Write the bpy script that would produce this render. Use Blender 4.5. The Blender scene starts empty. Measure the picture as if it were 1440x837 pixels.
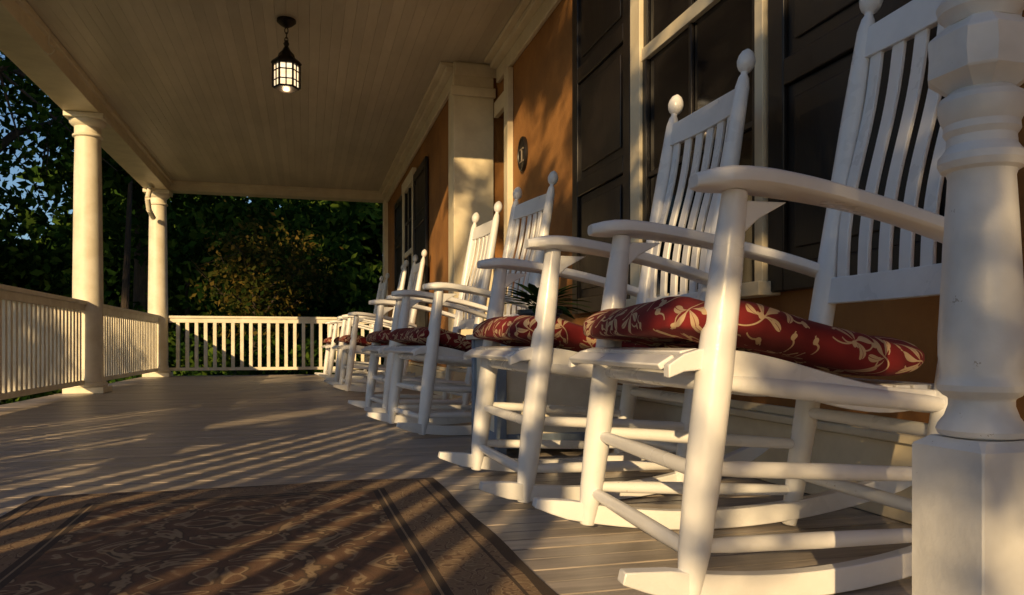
import bpy, math, random
import numpy as np
from mathutils import Vector, Matrix
random.seed(7); rng=np.random.default_rng(11)
S=bpy.context.scene
S.view_settings.view_transform='Standard'; S.view_settings.look='None'; S.view_settings.exposure=0
C=bpy.context.collection
# ------------------------------------------------------------ materials
def new_mat(name):
    m=bpy.data.materials.new(name); m.use_nodes=True
    nt=m.node_tree; b=nt.nodes['Principled BSDF']; return m,nt,b
def N(nt,t,**k):
    n=nt.nodes.new(t)
    for a,v in k.items(): setattr(n,a,v)
    return n
def ramp(nt,fac,stops):
    r=N(nt,'ShaderNodeValToRGB'); cr=r.color_ramp
    while len(cr.elements)<len(stops): cr.elements.new(0.5)
    for e,(p,c) in zip(cr.elements,stops):
        e.position=p; e.color=(*c,1)
    nt.links.new(fac,r.inputs[0]); return r.outputs[0]
def M(nt,op,a,b=None,c=None):
    n=N(nt,'ShaderNodeMath',operation=op)
    for i,v in enumerate((a,b,c)):
        if v is None: continue
        if isinstance(v,(int,float)): n.inputs[i].default_value=v
        else: nt.links.new(v,n.inputs[i])
    return n.outputs[0]
def mixc(nt,f,a,b):
    n=N(nt,'ShaderNodeMix',data_type='RGBA')
    for i,v in ((0,f),(6,a),(7,b)):
        if isinstance(v,(int,float)): n.inputs[i].default_value=v
        elif isinstance(v,tuple): n.inputs[i].default_value=(*v,1)
        else: nt.links.new(v,n.inputs[i])
    return n.outputs[2]
def noise(nt,scale,detail=3,rough=.6,vec=None,dist=0):
    n=N(nt,'ShaderNodeTexNoise'); n.inputs['Scale'].default_value=scale
    n.inputs['Detail'].default_value=detail; n.inputs['Roughness'].default_value=rough
    n.inputs['Distortion'].default_value=dist
    if vec is not None: nt.links.new(vec,n.inputs['Vector'])
    return n.outputs[0]
def objv(nt,scale=(1,1,1)):
    t=N(nt,'ShaderNodeTexCoord'); mp=N(nt,'ShaderNodeMapping'); mp.inputs['Scale'].default_value=scale
    nt.links.new(t.outputs['Object'],mp.inputs[0]); return mp.outputs[0]
def bump(nt,b,h,strength=.3,dist=.01):
    n=N(nt,'ShaderNodeBump'); n.inputs['Strength'].default_value=strength; n.inputs['Distance'].default_value=dist
    nt.links.new(h,n.inputs['Height']); nt.links.new(n.outputs[0],b.inputs['Normal'])
def paint(name,c1,c2,rough=.45,scale=6,stretch=(1,1,1),bs=.15,bscale=60,isl=0.0,bd=.003,metal=0,chips=None,ct=1.02):
    m,nt,b=new_mat(name); v=objv(nt,stretch)
    nz=noise(nt,scale,4,.65,v)
    col=ramp(nt,nz,[(.35,c2),(.62,c1)])
    if isl>0:
        g=N(nt,'ShaderNodeNewGeometry')
        k=M(nt,'MULTIPLY_ADD',g.outputs['Random Per Island'],isl,1-isl*.6)
        hs=N(nt,'ShaderNodeHueSaturation'); nt.links.new(k,hs.inputs['Value']); nt.links.new(col,hs.inputs['Color']); col=hs.outputs[0]
    if chips:
        n2=noise(nt,38,5,.8,v); n3=noise(nt,3.0,1,.6,v)
        f=M(nt,'GREATER_THAN',M(nt,'ADD',n2,M(nt,'MULTIPLY',n3,.55)),ct)
        col=mixc(nt,f,col,chips)
    nt.links.new(col,b.inputs['Base Color']); b.inputs['Metallic'].default_value=metal
    r=M(nt,'MULTIPLY_ADD',nz,.3,rough-.15); nt.links.new(r,b.inputs['Roughness'])
    bump(nt,b,noise(nt,bscale,3,.6,v),bs,bd); return m
WHITE=paint('white_paint',(.85,.855,.865),(.76,.765,.775),.30,4,(1,1,1),.25,45,chips=(.5,.46,.42),ct=1.06)
NEWEL=paint('newel_paint',(.80,.80,.79),(.64,.64,.63),.4,6,(1,1,1),.4,40,chips=(.45,.41,.36),ct=1.02)
CREAM=paint('cream_trim',(.80,.71,.52),(.68,.59,.42),.5,4,(1,1,1),.2,30)
COLP=paint('column_paint',(.86,.80,.66),(.74,.67,.52),.5,5,(1,1,1),.2,30,chips=(.5,.43,.32))
RAILM=paint('railing_paint',(.84,.79,.66),(.70,.64,.51),.5,5)
CEIL=paint('ceiling_paint',(.64,.58,.46),(.52,.465,.36),.5,2.5,(1,.3,1),.15,40,isl=.15)
STUC=paint('stucco_wall',(.36,.165,.045),(.24,.105,.028),.85,2.2,(1,1,1),.5,70,bd=.006)
SHUT=paint('shutter_paint',(.011,.008,.007),(.007,.005,.005),.42,8,(1,1,.3),.2,40)
IRON=paint('dark_iron',(.02,.018,.016),(.035,.025,.02),.45,20,metal=.6)
BLUE=paint('blue_grey_paint',(.24,.31,.42),(.18,.23,.32),.5,8)
POT=paint('dark_pot',(.03,.04,.06),(.02,.025,.04),.3,9)
BARK=paint('bark',(.07,.05,.035),(.03,.022,.016),.9,6,(3,3,.5),.9,14,bd=.05)
WOODP=paint('weathered_brown',(.30,.25,.2),(.2,.16,.12),.8,8)
BOARD=paint('floor_boards',(.46,.40,.345),(.27,.235,.205),.42,7,(.5,5,5),.3,40,isl=.34,chips=(.17,.145,.13),ct=.985)
GAP=paint('dark_gap',(.04,.035,.03),(.02,.02,.02),.9,8)
GRASS=paint('lawn',(.06,.09,.025),(.03,.05,.015),.9,1.2,(1,1,1),.8,14,bd=.05)
ROOFM=paint('roof_shingle',(.10,.09,.08),(.06,.05,.05),.9,6)
def leafmat(name,a,b_,c,trans=.3):
    m,nt,b=new_mat(name); g=N(nt,'ShaderNodeNewGeometry')
    f=M(nt,'ADD',M(nt,'MULTIPLY',g.outputs['Random Per Island'],.55),M(nt,'MULTIPLY',noise(nt,.6,1,.6,objv(nt)),.6))
    col=ramp(nt,f,[(.25,a),(.60,b_),(.92,c)])
    df=N(nt,'ShaderNodeBsdfDiffuse'); nt.links.new(col,df.inputs[0])
    tr=N(nt,'ShaderNodeBsdfTranslucent'); nt.links.new(col,tr.inputs[0])
    mx=N(nt,'ShaderNodeMixShader'); mx.inputs[0].default_value=trans
    nt.links.new(df.outputs[0],mx.inputs[1]); nt.links.new(tr.outputs[0],mx.inputs[2])
    nt.links.new(mx.outputs[0],nt.nodes['Material Output'].inputs[0]); nt.nodes.remove(b); return m
LEAF=leafmat('leaves',(.010,.028,.007),(.028,.070,.012),(.13,.20,.03))
LEAFA=leafmat('leaves_autumn',(.02,.04,.01),(.06,.065,.015),(.20,.13,.03))
PLANT=leafmat('plant_leaves',(.03,.06,.02),(.05,.09,.03),(.08,.12,.04))
def glassmat():
    m,nt,b=new_mat('window_glass'); b.inputs['Base Color'].default_value=(.012,.011,.012,1); b.inputs['Roughness'].default_value=.06
    b.inputs['Specular IOR Level'].default_value=.5
    bump(nt,b,noise(nt,2.2,2,.5,objv(nt)),.05,.05); return m
GLASS=glassmat()
def emis():
    m,nt,b=new_mat('frosted_lamp_glass'); b.inputs['Base Color'].default_value=(.9,.8,.6,1); b.inputs['Roughness'].default_value=.4
    col=ramp(nt,noise(nt,14,3,.6,objv(nt)),[(.3,(1,.62,.25)),(.7,(1,.85,.6))])
    nt.links.new(col,b.inputs['Emission Color']); b.inputs['Emission Strength'].default_value=1.5; return m
LAMPG=emis()
def cushmat():
    m,nt,b=new_mat('red_leaf_fabric'); t=N(nt,'ShaderNodeTexCoord'); uv=t.outputs['UV']
    def motif(scale,off,R,petals,sharp):
        mp=N(nt,'ShaderNodeMapping'); mp.inputs['Location'].default_value=off; nt.links.new(uv,mp.inputs[0])
        vo=N(nt,'ShaderNodeTexVoronoi',voronoi_dimensions='2D'); vo.inputs['Scale'].default_value=scale; vo.inputs['Randomness'].default_value=.75
        nt.links.new(mp.outputs[0],vo.inputs['Vector'])
        sub=N(nt,'ShaderNodeVectorMath',operation='SUBTRACT'); nt.links.new(mp.outputs[0],sub.inputs[0]); nt.links.new(vo.outputs['Position'],sub.inputs[1])
        sp=N(nt,'ShaderNodeSeparateXYZ'); nt.links.new(sub.outputs[0],sp.inputs[0])
        sc=N(nt,'ShaderNodeSeparateColor'); nt.links.new(vo.outputs['Color'],sc.inputs[0])
        th=M(nt,'ADD',M(nt,'ARCTAN2',sp.outputs[1],sp.outputs[0]),M(nt,'MULTIPLY',sc.outputs[0],6.283))
        r=M(nt,'SQRT',M(nt,'ADD',M(nt,'POWER',sp.outputs[0],2),M(nt,'POWER',sp.outputs[1],2)))
        rn=M(nt,'DIVIDE',r,R)
        th2=M(nt,'ADD',th,M(nt,'MULTIPLY',rn,.5))
        w=M(nt,'ABSOLUTE',M(nt,'COSINE',M(nt,'MULTIPLY',th2,petals)))
        prof=M(nt,'SINE',M(nt,'MULTIPLY',M(nt,'MINIMUM',rn,1.0),3.14159))
        lim=M(nt,'SUBTRACT',1.0,M(nt,'MULTIPLY',prof,sharp))
        pet=M(nt,'GREATER_THAN',w,lim)
        vein=M(nt,'LESS_THAN',w,.9985)
        ins=M(nt,'LESS_THAN',rn,1.0)
        half=M(nt,'GREATER_THAN',M(nt,'COSINE',th),-.35)
        stem=M(nt,'MULTIPLY',M(nt,'LESS_THAN',M(nt,'MULTIPLY',M(nt,'ABSOLUTE',M(nt,'SINE',th2)),r),.0018),M(nt,'LESS_THAN',rn,1.25))
        a=M(nt,'MULTIPLY',M(nt,'MULTIPLY',pet,ins),M(nt,'MULTIPLY',half,vein))
        return M(nt,'MAXIMUM',a,stem)
    m1=motif(9.5,(0,0,0),.046,3.0,.34); m2=motif(17,(.37,.21,0),.018,1.0,.22)
    f=M(nt,'MAXIMUM',m1,m2)
    red=ramp(nt,noise(nt,5,3,.6,uv),[(.3,(.11,.005,.008)),(.7,(.21,.010,.012))])
    col=mixc(nt,M(nt,'MULTIPLY',f,.86),red,(.58,.43,.26))
    nt.links.new(col,b.inputs['Base Color']); b.inputs['Roughness'].default_value=.9
    bump(nt,b,noise(nt,240,2,.6,uv),.4,.001); return m
CUSH=cushmat()
def rugmat(hx,hy):
    m,nt,b=new_mat('rug_weave'); t=N(nt,'ShaderNodeTexCoord'); v=t.outputs['Object']
    sp=N(nt,'ShaderNodeSeparateXYZ'); nt.links.new(v,sp.inputs[0])
    d=M(nt,'MINIMUM',M(nt,'SUBTRACT',hx,M(nt,'ABSOLUTE',sp.outputs[0])),M(nt,'SUBTRACT',hy,M(nt,'ABSOLUTE',sp.outputs[1])))
    cx=N(nt,'ShaderNodeCombineXYZ'); nt.links.new(M(nt,'ABSOLUTE',sp.outputs[0]),cx.inputs[0]); nt.links.new(M(nt,'PINGPONG',sp.outputs[1],.5),cx.inputs[1])
    vv=cx.outputs[0]
    f1=M(nt,'FRACT',M(nt,'MULTIPLY',noise(nt,4.6,2.5,.6,vv,1.8),6.0))
    field=ramp(nt,f1,[(.0,(.17,.085,.045)),(.36,(.26,.14,.075)),(.46,(.52,.38,.22)),(.60,(.44,.30,.16)),(.68,(.10,.065,.04)),(.95,(.21,.11,.06))])
    f2=M(nt,'FRACT',M(nt,'MULTIPLY',noise(nt,9,2,.6,vv,2.0),5.0))
    bord=ramp(nt,f2,[(.0,(.31,.21,.12)),(.42,(.36,.24,.14)),(.5,(.15,.085,.05)),(.62,(.18,.10,.06)),(.7,(.47,.35,.21)),(.9,(.30,.20,.11))])
    dark=(.05,.036,.028)
    col=mixc(nt,M(nt,'GREATER_THAN',d,.235),bord,field)
    def band(a,c):
        return M(nt,'MULTIPLY',M(nt,'GREATER_THAN',d,a),M(nt,'LESS_THAN',d,c))
    for a,c,k in ((-.1,.035,dark),(.06,.068,dark),(.195,.235,dark),(.212,.218,(.38,.28,.17))):
        col=mixc(nt,band(a,c),col,k)
    hs=mixc(nt,M(nt,'MULTIPLY',noise(nt,70,4,.8,v),.62),col,(.12,.075,.045))
    nt.links.new(hs,b.inputs['Base Color']); b.inputs['Roughness'].default_value=.95
    bump(nt,b,noise(nt,300,2,.7,v),.7,.004); return m
# ------------------------------------------------------------ mesh builder
class MB:
    def __init__(s): s.v=[];s.f=[];s.m=[];s.mats=[]
    def mi(s,mat):
        if mat not in s.mats: s.mats.append(mat)
        return s.mats.index(mat)
    def box(s,a,b,mat):
        x0,y0,z0=[min(p,q) for p,q in zip(a,b)]; x1,y1,z1=[max(p,q) for p,q in zip(a,b)]
        n=len(s.v); s.v+=[(x0,y0,z0),(x1,y0,z0),(x1,y1,z0),(x0,y1,z0),(x0,y0,z1),(x1,y0,z1),(x1,y1,z1),(x0,y1,z1)]
        k=s.mi(mat)
        for f in ((0,3,2,1),(4,5,6,7),(0,1,5,4),(1,2,6,5),(2,3,7,6),(3,0,4,7)):
            s.f.append(tuple(n+i for i in f)); s.m.append(k)
    def rings(s,R,mat,cap=True):
        k=s.mi(mat); n0=len(s.v); g=len(R[0])
        for r in R: s.v+=[tuple(p) for p in r]
        for i in range(len(R)-1):
            for j in range(g):
                a=n0+i*g+j;b=n0+i*g+(j+1)%g
                s.f.append((a,b,b+g,a+g)); s.m.append(k)
        if cap:
            s.f.append(tuple(n0+j for j in range(g))[::-1]); s.m.append(k)
            e=n0+(len(R)-1)*g; s.f.append(tuple(e+j for j in range(g))); s.m.append(k)
    def lathe(s,p0,p1,prof,mat,seg=16):
        p0=Vector(p0);p1=Vector(p1);d=(p1-p0); L=d.length; d.normalize()
        up=Vector((0,0,1)) if abs(d.z)<.9 else Vector((1,0,0))
        a=d.cross(up).normalized(); b=d.cross(a).normalized()
        R=[]
        for t,r in prof:
            c=p0+d*(t*L)
            R.append([c+(b*math.cos(2*math.pi*j/seg)+a*math.sin(2*math.pi*j/seg))*r for j in range(seg)])
        s.rings(R,mat)
    def rod(s,p0,p1,r,mat,seg=12,taper=.72):
        s.lathe(p0,p1,[(0,r*taper),(.12,r*.9),(.5,r),(.88,r*.9),(1,r*taper)],mat,seg)
    def sweep(s,secs,mat,shape='rect'):
        if shape=='rect': pts=[(-1,-1),(1,-1),(1,1),(-1,1)]
        else:
            pts=[]
            for j in range(16):
                t=2*math.pi*j/16; c,q=math.cos(t),math.sin(t)
                pts.append((math.copysign(abs(c)**.5,c),math.copysign(abs(q)**.55,q)))
        s.rings([[Vector(c)+Vector(a)*u+Vector(b)*w for u,w in pts] for c,a,b in secs],mat)
    def obj(s,name,parent=None,bevel=0,smooth=True,loc=None,sharp=38):
        me=bpy.data.meshes.new(name); me.from_pydata(s.v,[],s.f)
        for m in s.mats: me.materials.append(m)
        me.polygons.foreach_set('material_index',s.m); me.update()
        import bmesh
        bm=bmesh.new(); bm.from_mesh(me); bmesh.ops.recalc_face_normals(bm,faces=bm.faces); bm.to_mesh(me); bm.free()
        if smooth:
            me.polygons.foreach_set('use_smooth',[True]*len(me.polygons)); me.set_sharp_from_angle(angle=math.radians(sharp))
        o=bpy.data.objects.new(name,me); C.objects.link(o)
        if bevel:
            bv=o.modifiers.new('bevel','BEVEL'); bv.width=bevel; bv.segments=2; bv.limit_method='ANGLE'; bv.angle_limit=math.radians(50)
        if parent: o.parent=parent
        if loc: o.location=loc
        return o
def empty(name,loc=(0,0,0)):
    o=bpy.data.objects.new(name,None); o.empty_display_size=.2; C.objects.link(o); o.location=loc; return o
def leaf_mesh(name,cent,size,mat,parent=None,asp=.5):
    n=len(cent); a=rng.normal(size=(n,3)); a/=np.linalg.norm(a,axis=1)[:,None]
    b=rng.normal(size=(n,3)); b-=a*(a*b).sum(1)[:,None]; b/=np.linalg.norm(b,axis=1)[:,None]
    sz=(size*(.6+.8*rng.random(n)))[:,None]
    V=np.stack([cent-a*sz, cent+b*sz*asp, cent+a*sz, cent-b*sz*asp],1).reshape(-1,3)
    me=bpy.data.meshes.new(name); me.vertices.add(4*n); me.vertices.foreach_set('co',V.ravel())
    me.loops.add(4*n); me.loops.foreach_set('vertex_index',np.arange(4*n,dtype=np.int32))
    me.polygons.add(n); me.polygons.foreach_set('loop_start',np.arange(0,4*n,4,dtype=np.int32))
    me.update(calc_edges=True); me.validate(); me.materials.append(mat)
    o=bpy.data.objects.new(name,me); C.objects.link(o)
    if parent: o.parent=parent
    return o
def around(p,per,sig):
    p=np.array(p); return np.repeat(p,per,0)+rng.normal(size=(len(p)*per,3))*sig
def crown_pts(c,r,nclump,per,sig):
    p=rng.normal(size=(nclump,3)); p/=np.linalg.norm(p,axis=1)[:,None]; p*=(rng.random(nclump)**.45)[:,None]
    return around(p*np.array(r)+np.array(c),per,sig)
def trunk(mb,base,top,r0,crown_c,crown_r,limbs=7):
    b=Vector(base); top=Vector(top)
    mb.lathe(b,top,[(0,r0*1.5),(.04,r0*1.1),(.3,r0*.9),(.6,r0*.65),(1,r0*.25)],BARK,12)
    cc=Vector(crown_c)
    for i in range(limbs):
        t=.4+.55*i/limbs; p=b.lerp(top,t); an=i*2.4+random.random()
        q=cc+Vector((math.cos(an)*crown_r[0]*.75,math.sin(an)*crown_r[1]*.75,(random.random()-.3)*crown_r[2]))
        mid=p.lerp(q,.5)+Vector((0,0,.12*crown_r[2])); rr=r0*(.5-.25*t)
        mb.lathe(p,mid,[(0,rr),(1,rr*.6)],BARK,7); mb.lathe(mid,q,[(0,rr*.6),(1,rr*.15)],BARK,6)
        for k in range(3):
            q2=q+Vector([random.uniform(-.5,.5)*c for c in crown_r]); mb.lathe(mid.lerp(q,.5),q2,[(0,rr*.25),(1,rr*.06)],BARK,5)
def tree(name,base,h,r0,crown_c,crown_r,nclump,per,size,mat=LEAF,sig=.35,limbs=7):
    e=empty(name); mb=MB(); trunk(mb,base,(base[0],base[1],base[2]+h),r0,crown_c,crown_r,limbs)
    mb.obj('trunk',e)
    leaf_mesh('foliage',crown_pts(crown_c,crown_r,nclump,per,sig),size,mat,e)
    return e
# ------------------------------------------------------------ camera
cam=bpy.data.cameras.new('camera'); co=bpy.data.objects.new('camera',cam); C.objects.link(co)
co.location=(0,0,.48); co.rotation_euler=(math.radians(90),0,math.radians(-15.03))
cam.lens=27; cam.sensor_width=36; cam.shift_y=.0455; cam.clip_start=.02; cam.clip_end=800; S.camera=co
# ------------------------------------------------------------ light
EL=16; sd=Vector((.48,.877,0)).normalized(); te=math.tan(math.radians(EL))
sl=bpy.data.lights.new('sun','SUN'); sl.energy=5; sl.angle=math.radians(.4); sl.color=(1,.69,.33)
so=bpy.data.objects.new('sun',sl); C.objects.link(so); so.rotation_euler=Vector((sd.x,sd.y,-te)).to_track_quat('-Z','Y').to_euler()
w=bpy.data.worlds.new('World'); S.world=w; w.use_nodes=True; nt=w.node_tree; bg=nt.nodes['Background']
sky=nt.nodes.new('ShaderNodeTexSky'); sky.sky_type='NISHITA'; sky.sun_disc=False
sky.sun_elevation=math.radians(EL); sky.sun_rotation=math.atan2(-sd.x,-sd.y)
sky.air_density=1.0; sky.dust_density=.5; sky.ozone_density=3.5
nt.links.new(sky.outputs[0],bg.inputs[0]); bg.inputs[1].default_value=.105
# ------------------------------------------------------------ ground
mb=MB()
mb.v=[(-400,-400,-.62),(400,-400,-.62),(400,400,-.62),(-400,400,-.62)]; mb.f=[(0,1,2,3)]; mb.m=[0]; mb.mats=[GRASS]
mb.obj('lawn_ground')
# ------------------------------------------------------------ porch
XL=-2.1; XW=1.6; XJ=1.25; YJ=6.5; YE=12.4; YR=4.4; ZC=2.9; ZB=2.73
porch=empty('porch')
mb=MB(); y=-3.0; pw=.083
while y<YE+.12:
    mb.box((XL-.22,y,-.03),(XW+.1,y+pw-.005,random.uniform(-.0012,.0012)),BOARD); y+=pw
mb.obj('floor_boards',porch,bevel=.0015)
mb=MB(); mb.box((XL-.2,-3,-.035),(XW+.1,YE+.1,-.2),GAP); mb.box((XL-.19,-2.98,-.2),(XL-.15,YE+.08,-.62),CREAM); mb.box((XL-.15,YE+.04,-.2),(XW,YE+.08,-.62),CREAM)
mb.obj('floor_skirt',porch)
mb=MB(); x=XL+.16
while x<XW:
    mb.box((x,YR+.12,ZC),(min(x+.077,XW),YE-.1,ZC+.02),CEIL)
    mb.lathe((x+.079,YR+.12,ZC+.004),(x+.079,YE-.1,ZC+.004),[(0,.004),(1,.004)],CEIL,6); x+=.082
mb.obj('beadboard_ceiling',porch)
mb=MB()
mb.box((XL-.2,YR-.07,ZC+.03),(XW,YE+.6,ZC+.12),CREAM)
mb.box((XL-.2,YR-.07,ZC+.12),(XW,YE+.6,ZC+.3),ROOFM)
mb.obj('roof_deck',porch)
mb=MB()
mb.box((XL-.16,YR-.05,ZB),(XL+.16,YE+.16,ZC+.029),CREAM)
mb.box((XL+.16,YE-.12,ZB+.03),(XW,YE+.14,ZC+.029),CREAM)
mb.box((XL+.16,YR-.04,ZB+.03),(XW,YR+.12,ZC+.029),CREAM)
mb.box((XL+.16,YR+.12,ZC-.05),(XL+.20,YE-.12,ZC-.002),CREAM)
mb.box((XL+.20,YE-.16,ZC-.05),(XJ,YE-.12,ZC-.002),CREAM)
mb.obj('beam',porch,bevel=.004)
mb=MB()
for x0,ya,yb in ((XW,YR+.12,YJ-.15),(XJ,YJ,YE-.12)):
    mb.box((x0-.14,ya,ZC-.035),(x0,yb,ZC-.002),CREAM); mb.box((x0-.09,ya,ZC-.08),(x0,yb,ZC-.035),CREAM); mb.box((x0-.035,ya,ZC-.2),(x0,yb,ZC-.08),CREAM)
mb.obj('crown_moulding',porch,bevel=.008)
def column(x,y):
    mb=MB(); r=.135
    mb.box((x-.18,y-.18,0.002),(x+.18,y+.18,.06),COLP)
    mb.lathe((x,y,.06),(x,y,ZB-.05),[(0,.172),(.008,.178),(.016,.172),(.02,.155),(.035,.145),(.04,r+.005),(.4,r),(.8,r-.012),(.935,r-.02),(.938,r),(.944,r+.003),(.95,r-.015),(.975,r-.015),(.98,r+.005),(.99,r+.028),(1,r+.03)],COLP,40)
    mb.box((x-.175,y-.175,ZB-.05),(x+.175,y+.175,ZB-.002),COLP)
    return mb.obj('porch_column',None,bevel=.004)
column(XL+.02,8.42); column(XL,12.26); column(XL,4.56)
def railing(p0,p1,pitch,bw,name='porch_railing'):
    mb=MB(); p0=Vector(p0);p1=Vector(p1); d=p1-p0; L=d.length; al=abs(d.y)>abs(d.x)
    def bx(a,b,hw,z0,z1):
        if al: mb.box((p0.x-hw,a,z0),(p0.x+hw,b,z1),RAILM)
        else: mb.box((a,p0.y-hw,z0),(b,p0.y+hw,z1),RAILM)
    s0,s1=(p0.y,p1.y) if al else (p0.x,p1.x)
    bx(s0,s1,.048,.865,.9); bx(s0,s1,.028,.80,.865); bx(s0,s1,.028,.085,.13)
    n=int(L/pitch)
    for i in range(1,n):
        c=s0+(s1-s0)*i/n; bx(c-bw/2,c+bw/2,bw/2,.13,.80)
    return mb.obj(name,None,bevel=.003)
railing((XL,4.70,0),(XL,8.28,0),.105,.042); railing((XL,8.56,0),(XL,12.12,0),.105,.042)
railing((XL+.14,12.3,0),(XJ,12.3,0),.125,.05)
railing((XL,.74,0),(XL,4.42,0),.24,.04)
mb=MB(); y=-2.95  # screen added out of view; its gaps throw sun streaks on floor and rug
while y<.62:
    mb.box((XL-.012,y,.03),(XL+.012,y+.135,1.86),WOODP); y+=.27
mb.box((XL+.013,-2.98,1.70),(XL+.04,.66,1.76),WOODP); mb.box((XL+.013,-2.98,.10),(XL+.04,.66,.16),WOODP)
for yy in (-2.99,.64): mb.box((XL-.045,yy-.045,.0),(XL+.012,yy+.045,1.92),WOODP)
mb.obj('added_streak_screen',None,bevel=.003)
mb=MB(); P=[(XL-.02,12.0,2.7),(XL-.02,11.75,2.66),(XL-.02,11.6,2.5),(XL-.02,11.7,2.36),(XL-.02,12.02,2.3)]
for a,b in zip(P,P[1:]): mb.lathe(a,b,[(0,.035),(1,.035)],COLP,10)
mb.obj('gutter_elbow')
mb=MB(); hx,hy=-1.9,6.6
P=[(hx,hy,ZC)]+[(hx+.035*math.sin(t),hy,ZC-.13-.035*(1-math.cos(t))) for t in np.linspace(0,4.2,12)]
for a,b in zip(P,P[1:]): mb.lathe(a,b,[(0,.005),(1,.005)],RAILM,6)
mb.obj('ceiling_hook')
# ------------------------------------------------------------ house
house=empty('house')
mb=MB()
mb.box((XW,-4,-.62),(9,6.05,6),STUC); mb.box((XW+.12,6.05,-.62),(9,6.5,6),STUC)
mb.box((XJ,6.5,-.62),(9,12.7,6),STUC); mb.box((XW,6.05,2.45),(XW+.12,6.5,6),STUC)
mb.obj('walls',house)
mb=MB()
mb.box((XJ-.4,-4.4,6),(9.4,13.1,6.25),CREAM); n=len(mb.v); k=mb.mi(ROOFM)
mb.v+=[(XJ-.5,-4.5,6.25),(9.5,-4.5,6.25),(9.5,13.2,6.25),(XJ-.5,13.2,6.25),(5,-2,8.5),(5,10.5,8.5)]
for f in ((0,1,4),(2,3,5),(1,2,5,4),(3,0,4,5)): mb.f.append(tuple(n+i for i in f)); mb.m.append(k)
mb.obj('roof',house,smooth=False)
mb=MB()
mb.box((XJ-.03,YJ-.04,0.002),(XW-.03,YJ-.002,ZC-.002),CREAM)
mb.box((XJ-.03,YJ-.002,.002),(XJ-.002,YJ+.22,ZC-.21),CREAM)
mb.box((XJ-.05,YJ-.07,.002),(XW-.04,YJ-.04,.28),CREAM); mb.box((XJ-.06,YJ-.08,ZC-.30),(XW-.02,YJ-.041,ZC-.22),CREAM)
mb.box((XJ-.02,YJ-.055,ZC-.12),(XW,YJ-.042,ZC-.02),CREAM)
mb.box((XW-.05,5.91,.002),(XW-.002,6.03,ZC-.21),CREAM)
mb.box((XW-.04,6.031,2.42),(XW-.002,YJ-.09,2.55),CREAM)
mb.box((XJ-.06,12.18,.91),(XJ+.02,12.42,ZB+.02),CREAM)
for x0,ya,yb in ((XW,-3,5.905),(XJ,YJ+.22,12.15)):
    mb.box((x0-.03,ya,.002),(x0-.002,yb,.21),CREAM); mb.box((x0-.045,ya,.211),(x0-.002,yb,.235),CREAM); mb.box((x0-.02,ya,.236),(x0-.002,yb,.265),CREAM)
    mb.box((x0-.055,ya,.002),(x0-.031,yb,.05),CREAM)
mb.obj('trim',house,bevel=.004)
def shutter(x,y0,y1,z0,z1):
    mb=MB(); s=.09; x1=x-.012
    mb.box((x1-.03,y0,z0),(x1,y0+s,z1),SHUT); mb.box((x1-.03,y1-s,z0),(x1,y1,z1),SHUT)
    zs=[z0,z0+(z1-z0)*.34,z0+(z1-z0)*.67,z1-s]
    for z in zs: mb.box((x1-.0297,y0+s,z),(x1-.001,y1-s,z+s),SHUT)
    for a,b in zip(zs,zs[1:]):
        mb.box((x1-.012,y0+s,a+s),(x1-.002,y1-s,b),SHUT)
        mb.box((x1-.022,y0+s+.05,a+s+.05),(x1-.012,y1-s-.05,b-.05),SHUT)
    return mb.obj('shutter',house,bevel=.005)
def window(x,y0,y1,z0,z1,zm):
    mb=MB(); c=.11
    mb.box((x-.05,y0,z0),(x-.002,y0+.05,z1),CREAM); mb.box((x-.05,y1-c,z0),(x-.002,y1,z1),CREAM)
    mb.box((x-.052,y0-.03,z1),(x-.002,y1+.03,z1+.14),CREAM); mb.box((x-.09,y0-.04,z0-.05),(x-.002,y1+.04,z0-.001),CREAM)
    mb.box((x-.012,y0+.05,z0),(x-.004,y1-c,z1),GLASS)
    mb.box((x-.04,y0+.05,zm-.03),(x-.013,y1-c,zm+.03),CREAM)
    for yy in (y0+.05,y1-c-.04): mb.box((x-.035,yy,z0),(x-.013,yy+.04,zm-.03),SHUT); mb.box((x-.03,yy,zm+.03),(x-.013,yy+.04,z1),SHUT)
    ym=(y0+y1)/2
    mb.box((x-.028,ym-.012,z0),(x-.013,ym+.012,zm-.03),SHUT); mb.box((x-.028,ym-.012,zm+.03),(x-.013,ym+.012,z1),SHUT)
    for zz in ((z0+zm)/2,(zm+z1)/2): mb.box((x-.026,y0+.09,zz-.012),(x-.0135,y1-c-.04,zz+.012),SHUT)
    return mb.obj('window',house,bevel=.003)
shutter(XW,3.54,4.40,.66,2.7); window(XW,2.38,3.52,.7,2.66,1.87); shutter(XW,1.48,2.36,.66,2.7)
shutter(XJ,8.0,8.95,.5,2.45); window(XJ,8.97,9.95,.55,2.4,1.6); shutter(XJ,9.97,10.9,.5,2.45)
mb=MB()
dx=XW+.12
mb.box((dx-.06,6.06,.0),(dx-.002,6.45,2.41),SHUT); mb.box((dx-.075,6.12,.2),(dx-.06,6.4,1.0),SHUT); mb.box((dx-.075,6.12,1.15),(dx-.06,6.4,2.3),GLASS)
mb.obj('door',house,bevel=.004)
mb=MB(); py,pz=5.6,1.92
R=[]
for rx,r in ((0,.125),(.018,.125),(.024,.118),(.024,.108),(.016,.104)):
    R.append([(XW-.003-rx,py+r*.85*math.cos(t),pz+r*1.05*math.sin(t)) for t in np.linspace(0,2*math.pi,36,endpoint=False)])
mb.rings(R,SHUT)
for ya,yb,za,zb in ((-.045,.045,.03,.042),(-.008,.008,-.05,.03),(-.05,.05,-.062,-.052)): mb.box((XW-.024,py+ya,pz+za),(XW-.017,py+yb,pz+zb),WOODP)
mb.obj('wall_plaque')
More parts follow.
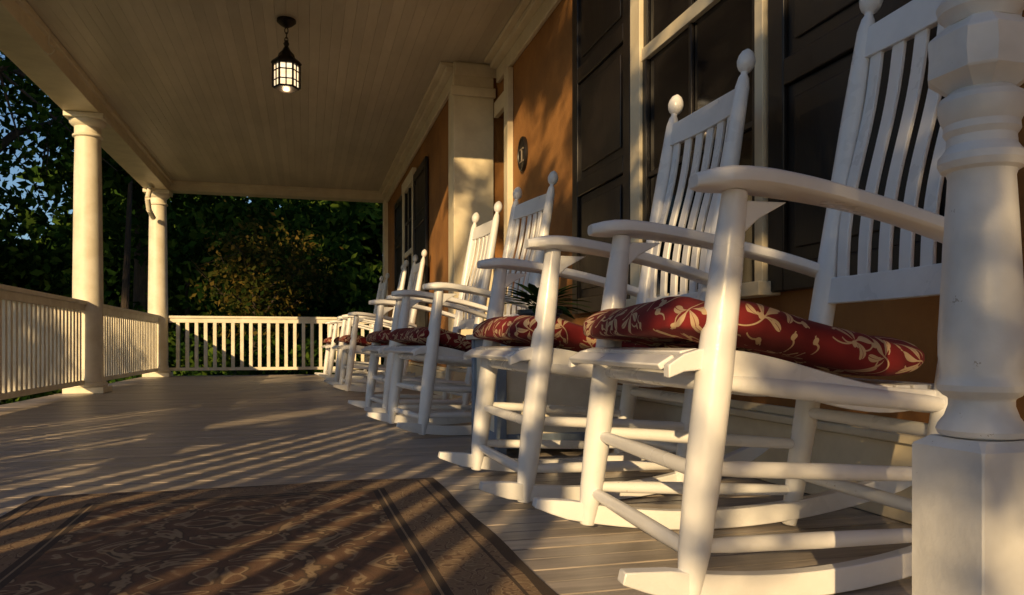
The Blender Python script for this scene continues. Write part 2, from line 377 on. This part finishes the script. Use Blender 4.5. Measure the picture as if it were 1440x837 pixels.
# ------------------------------------------------------------ lantern
lx,ly=-.14,5.97; lan=empty('hanging_lantern',(lx,ly,0)); mb=MB()
mb.lathe((0,0,ZC-.002),(0,0,ZC-.06),[(0,.07),(.3,.07),(.7,.045),(1,.015)],IRON,20)
zz=ZC-.06
for i in range(3):
    for j in range(10):
        t0,t1=2*math.pi*j/10,2*math.pi*(j+1)/10
        f=(lambda t:(.012*math.cos(t),0,zz-.022+.024*math.sin(t))) if i%2==0 else (lambda t:(0,.012*math.cos(t),zz-.022+.024*math.sin(t)))
        mb.lathe(f(t0),f(t1),[(0,.0035),(1,.0035)],IRON,6)
    zz-=.036
mb.lathe((0,0,2.745),(0,0,2.62),[(0,.01),(.2,.022),(.35,.014),(.6,.03),(.8,.055),(1,.062)],IRON,6)
mb.lathe((0,0,2.63),(0,0,2.575),[(0,.05),(.7,.10),(1,.112)],IRON,6)
mb.lathe((0,0,2.575),(0,0,2.555),[(0,.112),(1,.1)],IRON,6)
mb.lathe((0,0,2.395),(0,0,2.365),[(0,.095),(.5,.09),(1,.04)],IRON,6)
def hexp(r,z,k):
    t=k*math.pi/3; return (r*math.cos(t),r*math.sin(t),z)
for k in range(6):
    mb.lathe(hexp(.096,2.39,k),hexp(.096,2.56,k),[(0,.008),(1,.008)],IRON,6)
    for z in (2.44,2.51): mb.lathe(hexp(.096,z,k),hexp(.096,z,k+1),[(0,.005),(1,.005)],IRON,6)
    A=Vector(hexp(.096,0,k)).lerp(Vector(hexp(.096,0,k+1)),.5); mb.lathe((A.x,A.y,2.39),(A.x,A.y,2.56),[(0,.005),(1,.005)],IRON,6)
mb.obj('frame',lan)
mb=MB(); mb.rings([[hexp(.086,z,k) for k in range(6)] for z in (2.397,2.553)],LAMPG); mb.obj('glass',lan)
pl=bpy.data.lights.new('bulb','POINT'); pl.energy=3; pl.color=(1,.7,.4); pl.shadow_soft_size=.03
po=bpy.data.objects.new('bulb',pl); C.objects.link(po); po.parent=lan; po.location=(0,0,2.34)
# ------------------------------------------------------------ rug
rx,ry=.63,1.05
mb=MB(); nx,ny=40,60; verts=[];fac=[]
for j in range(ny+1):
    for i in range(nx+1):
        x=-rx+2*rx*i/nx; y=-ry+2*ry*j/ny
        e=min(rx-abs(x),ry-abs(y))
        z=.009+.0025*math.sin(x*7+y*3)*math.sin(y*5)+(.003*math.sin(y*23+x*9) if e<.05 else 0)
        if e<1e-6: z=.0035
        verts.append((x+.004*math.sin(y*9),y+.006*math.sin(x*7),z))
for j in range(ny):
    for i in range(nx):
        a=j*(nx+1)+i; fac.append((a,a+1,a+nx+2,a+nx+1))
mb.v=verts; mb.f=fac; mb.m=[0]*len(fac); mb.mats=[rugmat(rx,ry)]
rug=mb.obj('area_rug',loc=(-.17,1.665,0.0)); rug.rotation_euler=(0,0,math.radians(1.2))
# ------------------------------------------------------------ rocking chair
def sz(x):
    if x<.02: return .465-5*(x-.02)**2
    t=min(1,max(0,(x-.02)/.46)); t=t*t*(3-2*t); return .465-.075*t
def postx(z): return .53+.175*z
def hw(x): return .30-.13*x
def chair_mesh():
    mb=MB(); W=WHITE
    for s in (-1,1):
        mb.lathe((-.005,s*.30,.018),(.088,s*.296,.76),[(0,.019),(.03,.022),(.12,.029),(.3,.033),(.55,.034),(.8,.030),(.93,.025),(1,.023)],W,20)
        mb.sweep([((.065,s*.296,.66),(0,.011,0),(.012,0,0)),((.11,s*.294,.71),(0,.011,0),(.022,0,0)),((.15,s*.292,.742),(0,.011,0),(.04,0,0))],W)
        p0=Vector((postx(0),s*.24,.005)); p1=Vector((postx(1.45),s*.24,1.45))
        mb.lathe(p0,p1,[(0,.018),(.03,.022),(.10,.028),(.25,.031),(.5,.031),(.75,.028),(.91,.023),(.932,.017),(.940,.011),(.945,.012),(.95,.021),(.958,.027),(.969,.030),(.980,.027),(.991,.019),(.998,.006)],W,20)
        secs=[]
        for i in range(25):
            x=-.14+1.04*i/24; z=.30*(x-.27)**2+.026; sl_=.6*(x-.27); n=Vector((-sl_,0,1)).normalized()
            h=.024*(1 if 1<i<23 else (.75 if i in(1,23) else .45)); yy=s*(.302-.13*x)
            secs.append(((x,yy,z),(0,.016,0),tuple(n*h)))
        mb.sweep(secs,W)
        for (z0,z1) in ((.255,.215),(.115,.095)):
            mb.rod((.125*z0,s*.299,z0),(postx(z1),s*.24,z1),.0165,W)
        mb.rod((.048,s*.298,.412),(postx(.355),s*.241,.355),.019,W)
        secs=[]
        for i in range(22):
            t=i/21; x=-.05+.66*t; z=sz(x)-.004-.010*t; h=.012+.018*math.sin(math.pi*t)**.8; yy=s*(hw(x)-.002)
            secs.append(((x,yy,z-h*.4),(0,.013,0),(0,0,h)))
        mb.sweep(secs,W)
        secs=[]
        for i in range(26):
            t=i/25; x=.003+.687*t
            z=.785-.02*t-.105*t*t+(.012*math.sin(min(1,t*5)*math.pi/2)-.012)
            wd=(.058-.028*t**.8+.005*math.sin(t*9))
            if t<.1: wd*=math.sqrt(max(.12,1-(1-t/.1)**2))
            if t>.95: wd*=.85
            th=.019-.004*t
            if t<.06: th*=.7+.3*t/.06
            yy=s*(.302-.035*t+.010*math.sin(math.pi*t))
            secs.append(((x,yy,z),(0,wd,0),(0,0,th)))
        mb.sweep(secs,W,'round')
    for z in (.245,.10): mb.rod((.125*z,-.30,z),(.125*z,.30,z),.0165,W)
    mb.rod((.046,-.30,.41),(.046,.30,.41),.019,W)
    for z in (.14,.30,.35): mb.rod((postx(z),-.24,z),(postx(z),.24,z),.0165,W)
    n=15
    for i in range(n):
        x=-.04+.64*i/(n-1); d=.001; sl_=(sz(x+d)-sz(x-d))/(2*d); tx=Vector((1,0,sl_)).normalized(); nn=Vector((-sl_,0,1)).normalized()
        w_=hw(x)-.02
        mb.sweep([((x,-w_,sz(x)),tuple(tx*.0175),tuple(nn*.0065)),((x,w_,sz(x)),tuple(tx*.0175),tuple(nn*.0065))],W)
    def bowed(z0,z1,th,arch=0):
        secs=[]
        for i in range(13):
            y=-.235+.47*i/12; k=1-(y/.235)**2; zc=(z0+z1)/2; hh=(z1-z0)/2+arch*.5*k
            nn=Vector((.172,0,1)).normalized()
            secs.append(((postx(zc)+.018*k,y,zc+arch*.5*k),(th,0,0),tuple(nn*hh)))
        mb.sweep(secs,W)
    bowed(.585,.655,.012); bowed(1.24,1.325,.012,.012)
    for k in range(6):
        y=-.180+.360*k/5; b=.018*(1-(y/.235)**2); secs=[]
        for i in range(19):
            t=i/18; z=.635+.625*t; off=-.010*math.sin(2*math.pi*t)-.010*math.sin(math.pi*t)
            secs.append(((postx(z)+b+off,y*(1+.05*t),z),(0,.0190+.002*t,0),(.006,0,0)))
        mb.sweep(secs,W)
    return mb
def cushion_mesh(seed):
    r=random.Random(seed); nu,nv=120,36; V=[];F=[]; ph=[r.uniform(0,6) for _ in range(6)]
    a,bb=.305,.285; cx=.268
    def P(i,j):
        t=2*math.pi*i/nu; p=-math.pi/2+math.pi*j/nv
        c,s=math.cos(t),math.sin(t); e=.32
        X=math.copysign(abs(c)**e,c); Y=math.copysign(abs(s)**e,s)
        rr=max(0,math.cos(p))**.38; Z=math.copysign(abs(math.sin(p))**.75,math.sin(p))
        x=cx+a*X*rr; y=bb*Y*rr*(1.02-.22*(x-cx)/.5)
        puff=.80+.10*math.sin(x*22+ph[0])*math.sin(y*17+ph[1])+.06*math.sin(y*41+ph[2]+x*9)
        edge=1-.10*(X*rr)**4
        z=sz(x)+.010+.054*(1+Z*puff*edge)+.005*math.sin(t*5+ph[3])
        k=1+.014*math.sin(t*9+ph[4])*(rr)+.006*math.sin(t*23+ph[5])*rr
        return (cx+(x-cx)*k,y*k,z,t,p)
    G=[[P(i,j) for i in range(nu)] for j in range(nv+1)]
    for row in G: V+=[q[:3] for q in row]
    for j in range(nv):
        for i in range(nu): F.append((j*nu+i,j*nu+(i+1)%nu,(j+1)*nu+(i+1)%nu,(j+1)*nu+i))
    me=bpy.data.meshes.new('seat_cushion'); me.from_pydata(V,[],F); me.materials.append(CUSH)
    per=[0]; mid=[G[nv//2][i] for i in range(nu)]+[G[nv//2][0]]
    for q,w_ in zip(mid,mid[1:]): per.append(per[-1]+math.dist(q[:3],w_[:3]))
    uv=me.uv_layers.new(name='UVMap'); ox,oy=r.uniform(0,5),r.uniform(0,5); li=0
    for j in range(nv):
        for i in range(nu):
            top= j>nv*.86 or j<nv*.14
            for (jj,ii) in ((j,i),(j,i+1),(j+1,i+1),(j+1,i)):
                q=G[jj][ii%nu]
                uv.data[li].uv=(q[0]+ox,q[1]+oy) if top else (per[ii]+ox,(q[2]-.5)*1.15+oy); li+=1
    me.polygons.foreach_set('use_smooth',[True]*len(me.polygons)); me.update(); return me
cm=[cushion_mesh(i) for i in (3,9,14)]
base=chair_mesh().obj('rocking_chair',None,bevel=.0028); chair_me=base.data
poses=[(.685,1.55,-3),(.615,2.46,1.0),(.53,4.2,9),(.46,5.2,6),(.38,8.0,3),(.35,9.1,-3),(.28,10.7,4)]
for i,(x,y,rz) in enumerate(poses):
    if i==0: o=base
    else:
        o=bpy.data.objects.new('rocking_chair',chair_me); C.objects.link(o)
        bv=o.modifiers.new('bevel','BEVEL'); bv.width=.0028; bv.segments=2; bv.limit_method='ANGLE'; bv.angle_limit=math.radians(50)
    o.location=(x,y,0); o.rotation_euler=(0,0,math.radians(rz))
    c=bpy.data.objects.new('seat_cushion',cm[i%3]); C.objects.link(c); c.parent=o
# ------------------------------------------------------------ turned newel post
nx_,ny_=.765,.727; q=.9/1080
prof=[(615,40),(612,54),(604,57),(596,54),(585,46),(570,41),(560,41),(556,48),(549,55),(541,56),(533,52),(524,51),(500,54),(470,54),(400,50),(300,45),(250,42),(243,44),(239,51),(230,55),(220,54),(213,48),(206,44),(194,43),(186,48),(176,47),(168,51),(158,54),(146,55),(138,52),(133,44),(128,40)]
mb=MB(); Zp=lambda p:.48+(484-p)*q
def turn(pf):
    mb.rings([[(nx_+r*q*math.cos(t),ny_+r*q*math.sin(t),Zp(p)) for t in np.linspace(0,2*math.pi,64,endpoint=False)] for p,r in pf],NEWEL)
a=.052
def octo(h,c,z):
    pts=[(h,-h+c),(h,h-c),(h-c,h),(-h+c,h),(-h,h-c),(-h,-h+c),(-h+c,-h),(h-c,-h)]
    return [(nx_+x,ny_+y,z) for x,y in pts]
mb.rings([octo(a,.002,.003),octo(a,.002,Zp(628)),octo(a-.012,.006,Zp(615))],NEWEL)
turn(prof)
b_=.049
mb.rings([octo(.030,.012,Zp(130)),octo(b_,.020,Zp(108)),octo(b_,.022,Zp(82)),octo(b_,.020,Zp(54)),octo(.030,.012,Zp(32))],NEWEL)
turn([(33,40),(26,46),(18,54),(6,56),(-2,52),(-10,46),(-60,44),(-120,42),(-126,50),(-136,52),(-146,40),(-160,34),(-172,46),(-196,58),(-220,56),(-240,40),(-250,8)])
mb.obj('newel_post',None,bevel=.002,sharp=24)
# ------------------------------------------------------------ side cabinet and plant
cab=empty('side_cabinet',(1.02,3.36,0)); mb=MB(); h=.23
for sx in (-1,1):
    for sy in (-1,1): mb.box((sx*h-.022*sx,sy*h-.022*sy,.002),(sx*h+.022*sx,sy*h+.022*sy,.50),BLUE)
for z0,z1 in ((.04,.10),(.44,.50)):
    mb.box((-h+.022,-h-.015,z0),(h-.022,-h+.015,z1),BLUE); mb.box((-h+.022,h-.015,z0),(h-.022,h+.015,z1),BLUE)
    mb.box((-h-.015,-h+.022,z0),(-h+.015,h-.022,z1),BLUE); mb.box((h-.015,-h+.022,z0),(h+.015,h-.022,z1),BLUE)
mb.box((-h-.006,-h-.006,.09),(h-.002,h-.006,.45),COLP); mb.box((-h-.045,-h-.045,.502),(h+.045,h+.045,.525),COLP)
mb.obj('cabinet_body',cab,bevel=.003)
pp=empty('potted_plant',(1.04,3.38,.526)); mb=MB()
mb.lathe((0,0,0),(0,0,.11),[(0,.065),(.1,.07),(.8,.095),(.85,.105),(1,.105)],POT,28)
mb.obj('pot',pp)
mb=MB()
for i in range(70):
    an=random.uniform(0,6.28); L=random.uniform(.14,.27); el=random.uniform(.15,1.2); secs=[]
    dr=Vector((math.cos(an),math.sin(an),0)); sd_=Vector((-math.sin(an),math.cos(an),0))
    for k in range(7):
        t=k/6; p=dr*(L*t*math.cos(el*(1-.3*t)))+Vector((0,0,.11+L*math.sin(el)*t-.12*L*t*t*3)); wd=.0015+.021*max(0,math.sin(math.pi*max(0,(t-.35)/.65)))
        secs.append((tuple(p),tuple(sd_*wd),(0,0,.0007)))
    mb.sweep(secs,PLANT)
mb.obj('leaves',pp)
# ------------------------------------------------------------ vegetation
def st(s,t,z):
    p=sd*s+Vector((sd.y,-sd.x,0))*t; return (p.x,p.y,z)
G=-.62
def b(s,t): return st(s,t,G)
def shade_shrub(s,t,r,top):  # unseen dense shrub, added to block low sun beside the streak gaps
    P=[]
    for i in range(int(60*r*top)):
        z=random.uniform(G+.1,top); rr=r*(1-.45*max(0,(z-G)/(top-G))**3)*random.random()**.4; an=random.uniform(0,6.28)
        x,y,_=st(s,t,0); P.append((x+rr*math.cos(an),y+rr*math.sin(an),z))
    e=empty('added_shade_shrub'); leaf_mesh('foliage',around(P,38,.07),.055,LEAF,e,.45)
    mb=MB(); x,y,_=st(s,t,0); mb.lathe((x,y,G),(x,y,top*.8),[(0,.06),(1,.02)],BARK,8); mb.obj('trunk',e)
for s_,t_,r_,H_ in ((-7.5,.42,.50,1.35),(-7.6,1.4,.48,1.3),(-7.8,-1.30,.20,1.3),(-7.6,-2.5,.42,1.2),(-7.9,-3.35,.45,1.5)):
    shade_shrub(s_,t_,r_,H_-te*s_)
def shadow_clump_tree(name,tb,sb,cc,cr,rule,t0,t1,h0,h1,sS,n,per,sig,ls=.055):  # unseen tree whose leaf clumps are placed by a shadow mask
    P=[]
    for i in range(n):
        t=random.uniform(t0,t1); Hh=random.uniform(h0,h1); s_=sS+random.uniform(-.7,.7)
        if random.random()<rule(t,Hh): P.append(st(s_,t,Hh-te*s_))
    e=empty(name); mb=MB(); trunk(mb,b(sb,tb),st(sb,tb*.8,cc[2]+.6),.07,st(*cc),cr,8); mb.obj('trunk',e)
    leaf_mesh('foliage',around(P,per,sig),ls,LEAF,e,.5)
def rule1(t,H):
    k=1.0
    if H>2.25: k=.5
    if -1.4<t<-.40 and H>2.2:
        # leaf clumps shaped to throw diagonal dapple on the wall, open between
        k=.75 if math.sin(5.2*H+6.5*t)+.35*math.sin(17*t+3*H)>-.05 else .02
    if t<-1.3 and H>2.1: k=.45 if math.sin(6*H+7*t)>.72 else .0
    if -1.6<t<-.9 and 1.7<H<2.3: k=.3
    if -2.1<t<-1.45 and H<1.35: k=.0
    if -.80<t<-.50 and H<1.55: k=.0
    if -.66<t<-.50 and H<2.2: k=.03
    if -.05<t<.08 and 1.0<H<1.7: k=.05
    if -.30<t<-.14 and H>1.5: k=.05
    return k*.9
shadow_clump_tree('added_dapple_tree',1.75,-6,(-6,.3,3.9),(1.2,1.2,.6),rule1,-2.6,1.7,1.02,4.1,-6,760,95,.075,.045)  # added behind the camera to shade the chairs and dapple the wall
def rule2(t,H):
    if -6.25<t<-5.4 or t<-7.35: return .0
    return .62 if H<2.3 else .25
shadow_clump_tree('added_dapple_tree',-3.4,-9.5,(-9.5,-4.4,4.4),(1.2,1.0,.6),rule2,-8.2,-2.6,1.5,2.9,-9.5,260,110,.14)  # added out of view to break up direct sun on the far floor
tree('added_shade_tree',b(-14,-3.0),11,.16,st(-14,-1.5,12.4),(4.2,4.2,2.0),70,50,.24,LEAF,.4,8)  # unseen high crowns, this and the next ones, added to shade the background
tree('added_shade_tree',b(-14,-10.9),12,.17,st(-14,-11.2,12.8),(4.6,4.3,2.7),100,50,.26,LEAF,.42,8)
tree('added_shade_tree',b(-15,-19),12,.2,st(-15,-19,11.5),(5.0,5,3.9),110,50,.28,LEAF,.42,8)
# background woodland
pts=[]
for i in range(30):
    x=rng.uniform(-24,14); y=rng.uniform(19,28); hgt=rng.uniform(5.5,8.5)
    if -13<x<-6: hgt=min(hgt,5.6)
    pts.append(crown_pts((x,y,hgt*.45-.4),(3.0,2.0,hgt*.55),36,66,.36))
wood=empty('background_woodland'); leaf_mesh('foliage',np.concatenate(pts),.135,LEAF,wood)
pts=[]
for i in range(44):
    x=-38+66*i/43; top=3.2 if -17<x<-9 else 6.0
    pts.append(crown_pts((x,rng.uniform(33,38),rng.uniform(1,top*.5)),(3,2,top),40,26,.7))
leaf_mesh('far_foliage',np.concatenate(pts),.62,LEAF,wood)
mb=MB()
for i in range(22):
    x=random.uniform(-22,12); y=random.uniform(18,26); r_=random.uniform(.1,.24); hh=random.uniform(3,4.6)
    mb.lathe((x,y,G),(x+random.uniform(-.5,.5),y,hh),[(0,r_*1.4),(.05,r_),(1,r_*.4)],BARK,9)
mb.obj('trunks',wood)
tree('oak_tree',(-6.55,16.5,G),9.5,.32,(-6.1,16.5,5.6),(2.9,2.4,3.4),85,60,.095,LEAF,.28,12)
tree('oak_tree',(-9.6,19.5,G),10,.30,(-9.2,19.5,6.8),(3.4,3,4.0),75,55,.12,LEAF,.32,10)
tree('oak_tree',(-4.0,21.5,G),10,.28,(-3.6,21,6.8),(3.2,3,3.4),120,55,.13,LEAF,.36,9)
tree('japanese_maple_tree',(-1.0,16.2,G),2.6,.08,(-.8,16.2,1.7),(1.4,1.3,1.2),60,60,.06,LEAFA,.2,8)
pts=[crown_pts((x,random.uniform(14,15.5),-.2),(.9,.7,.65),26,60,.18) for x in np.arange(-6,4,1.2)]
leaf_mesh('shrub_border',np.concatenate(pts),.07,LEAF)
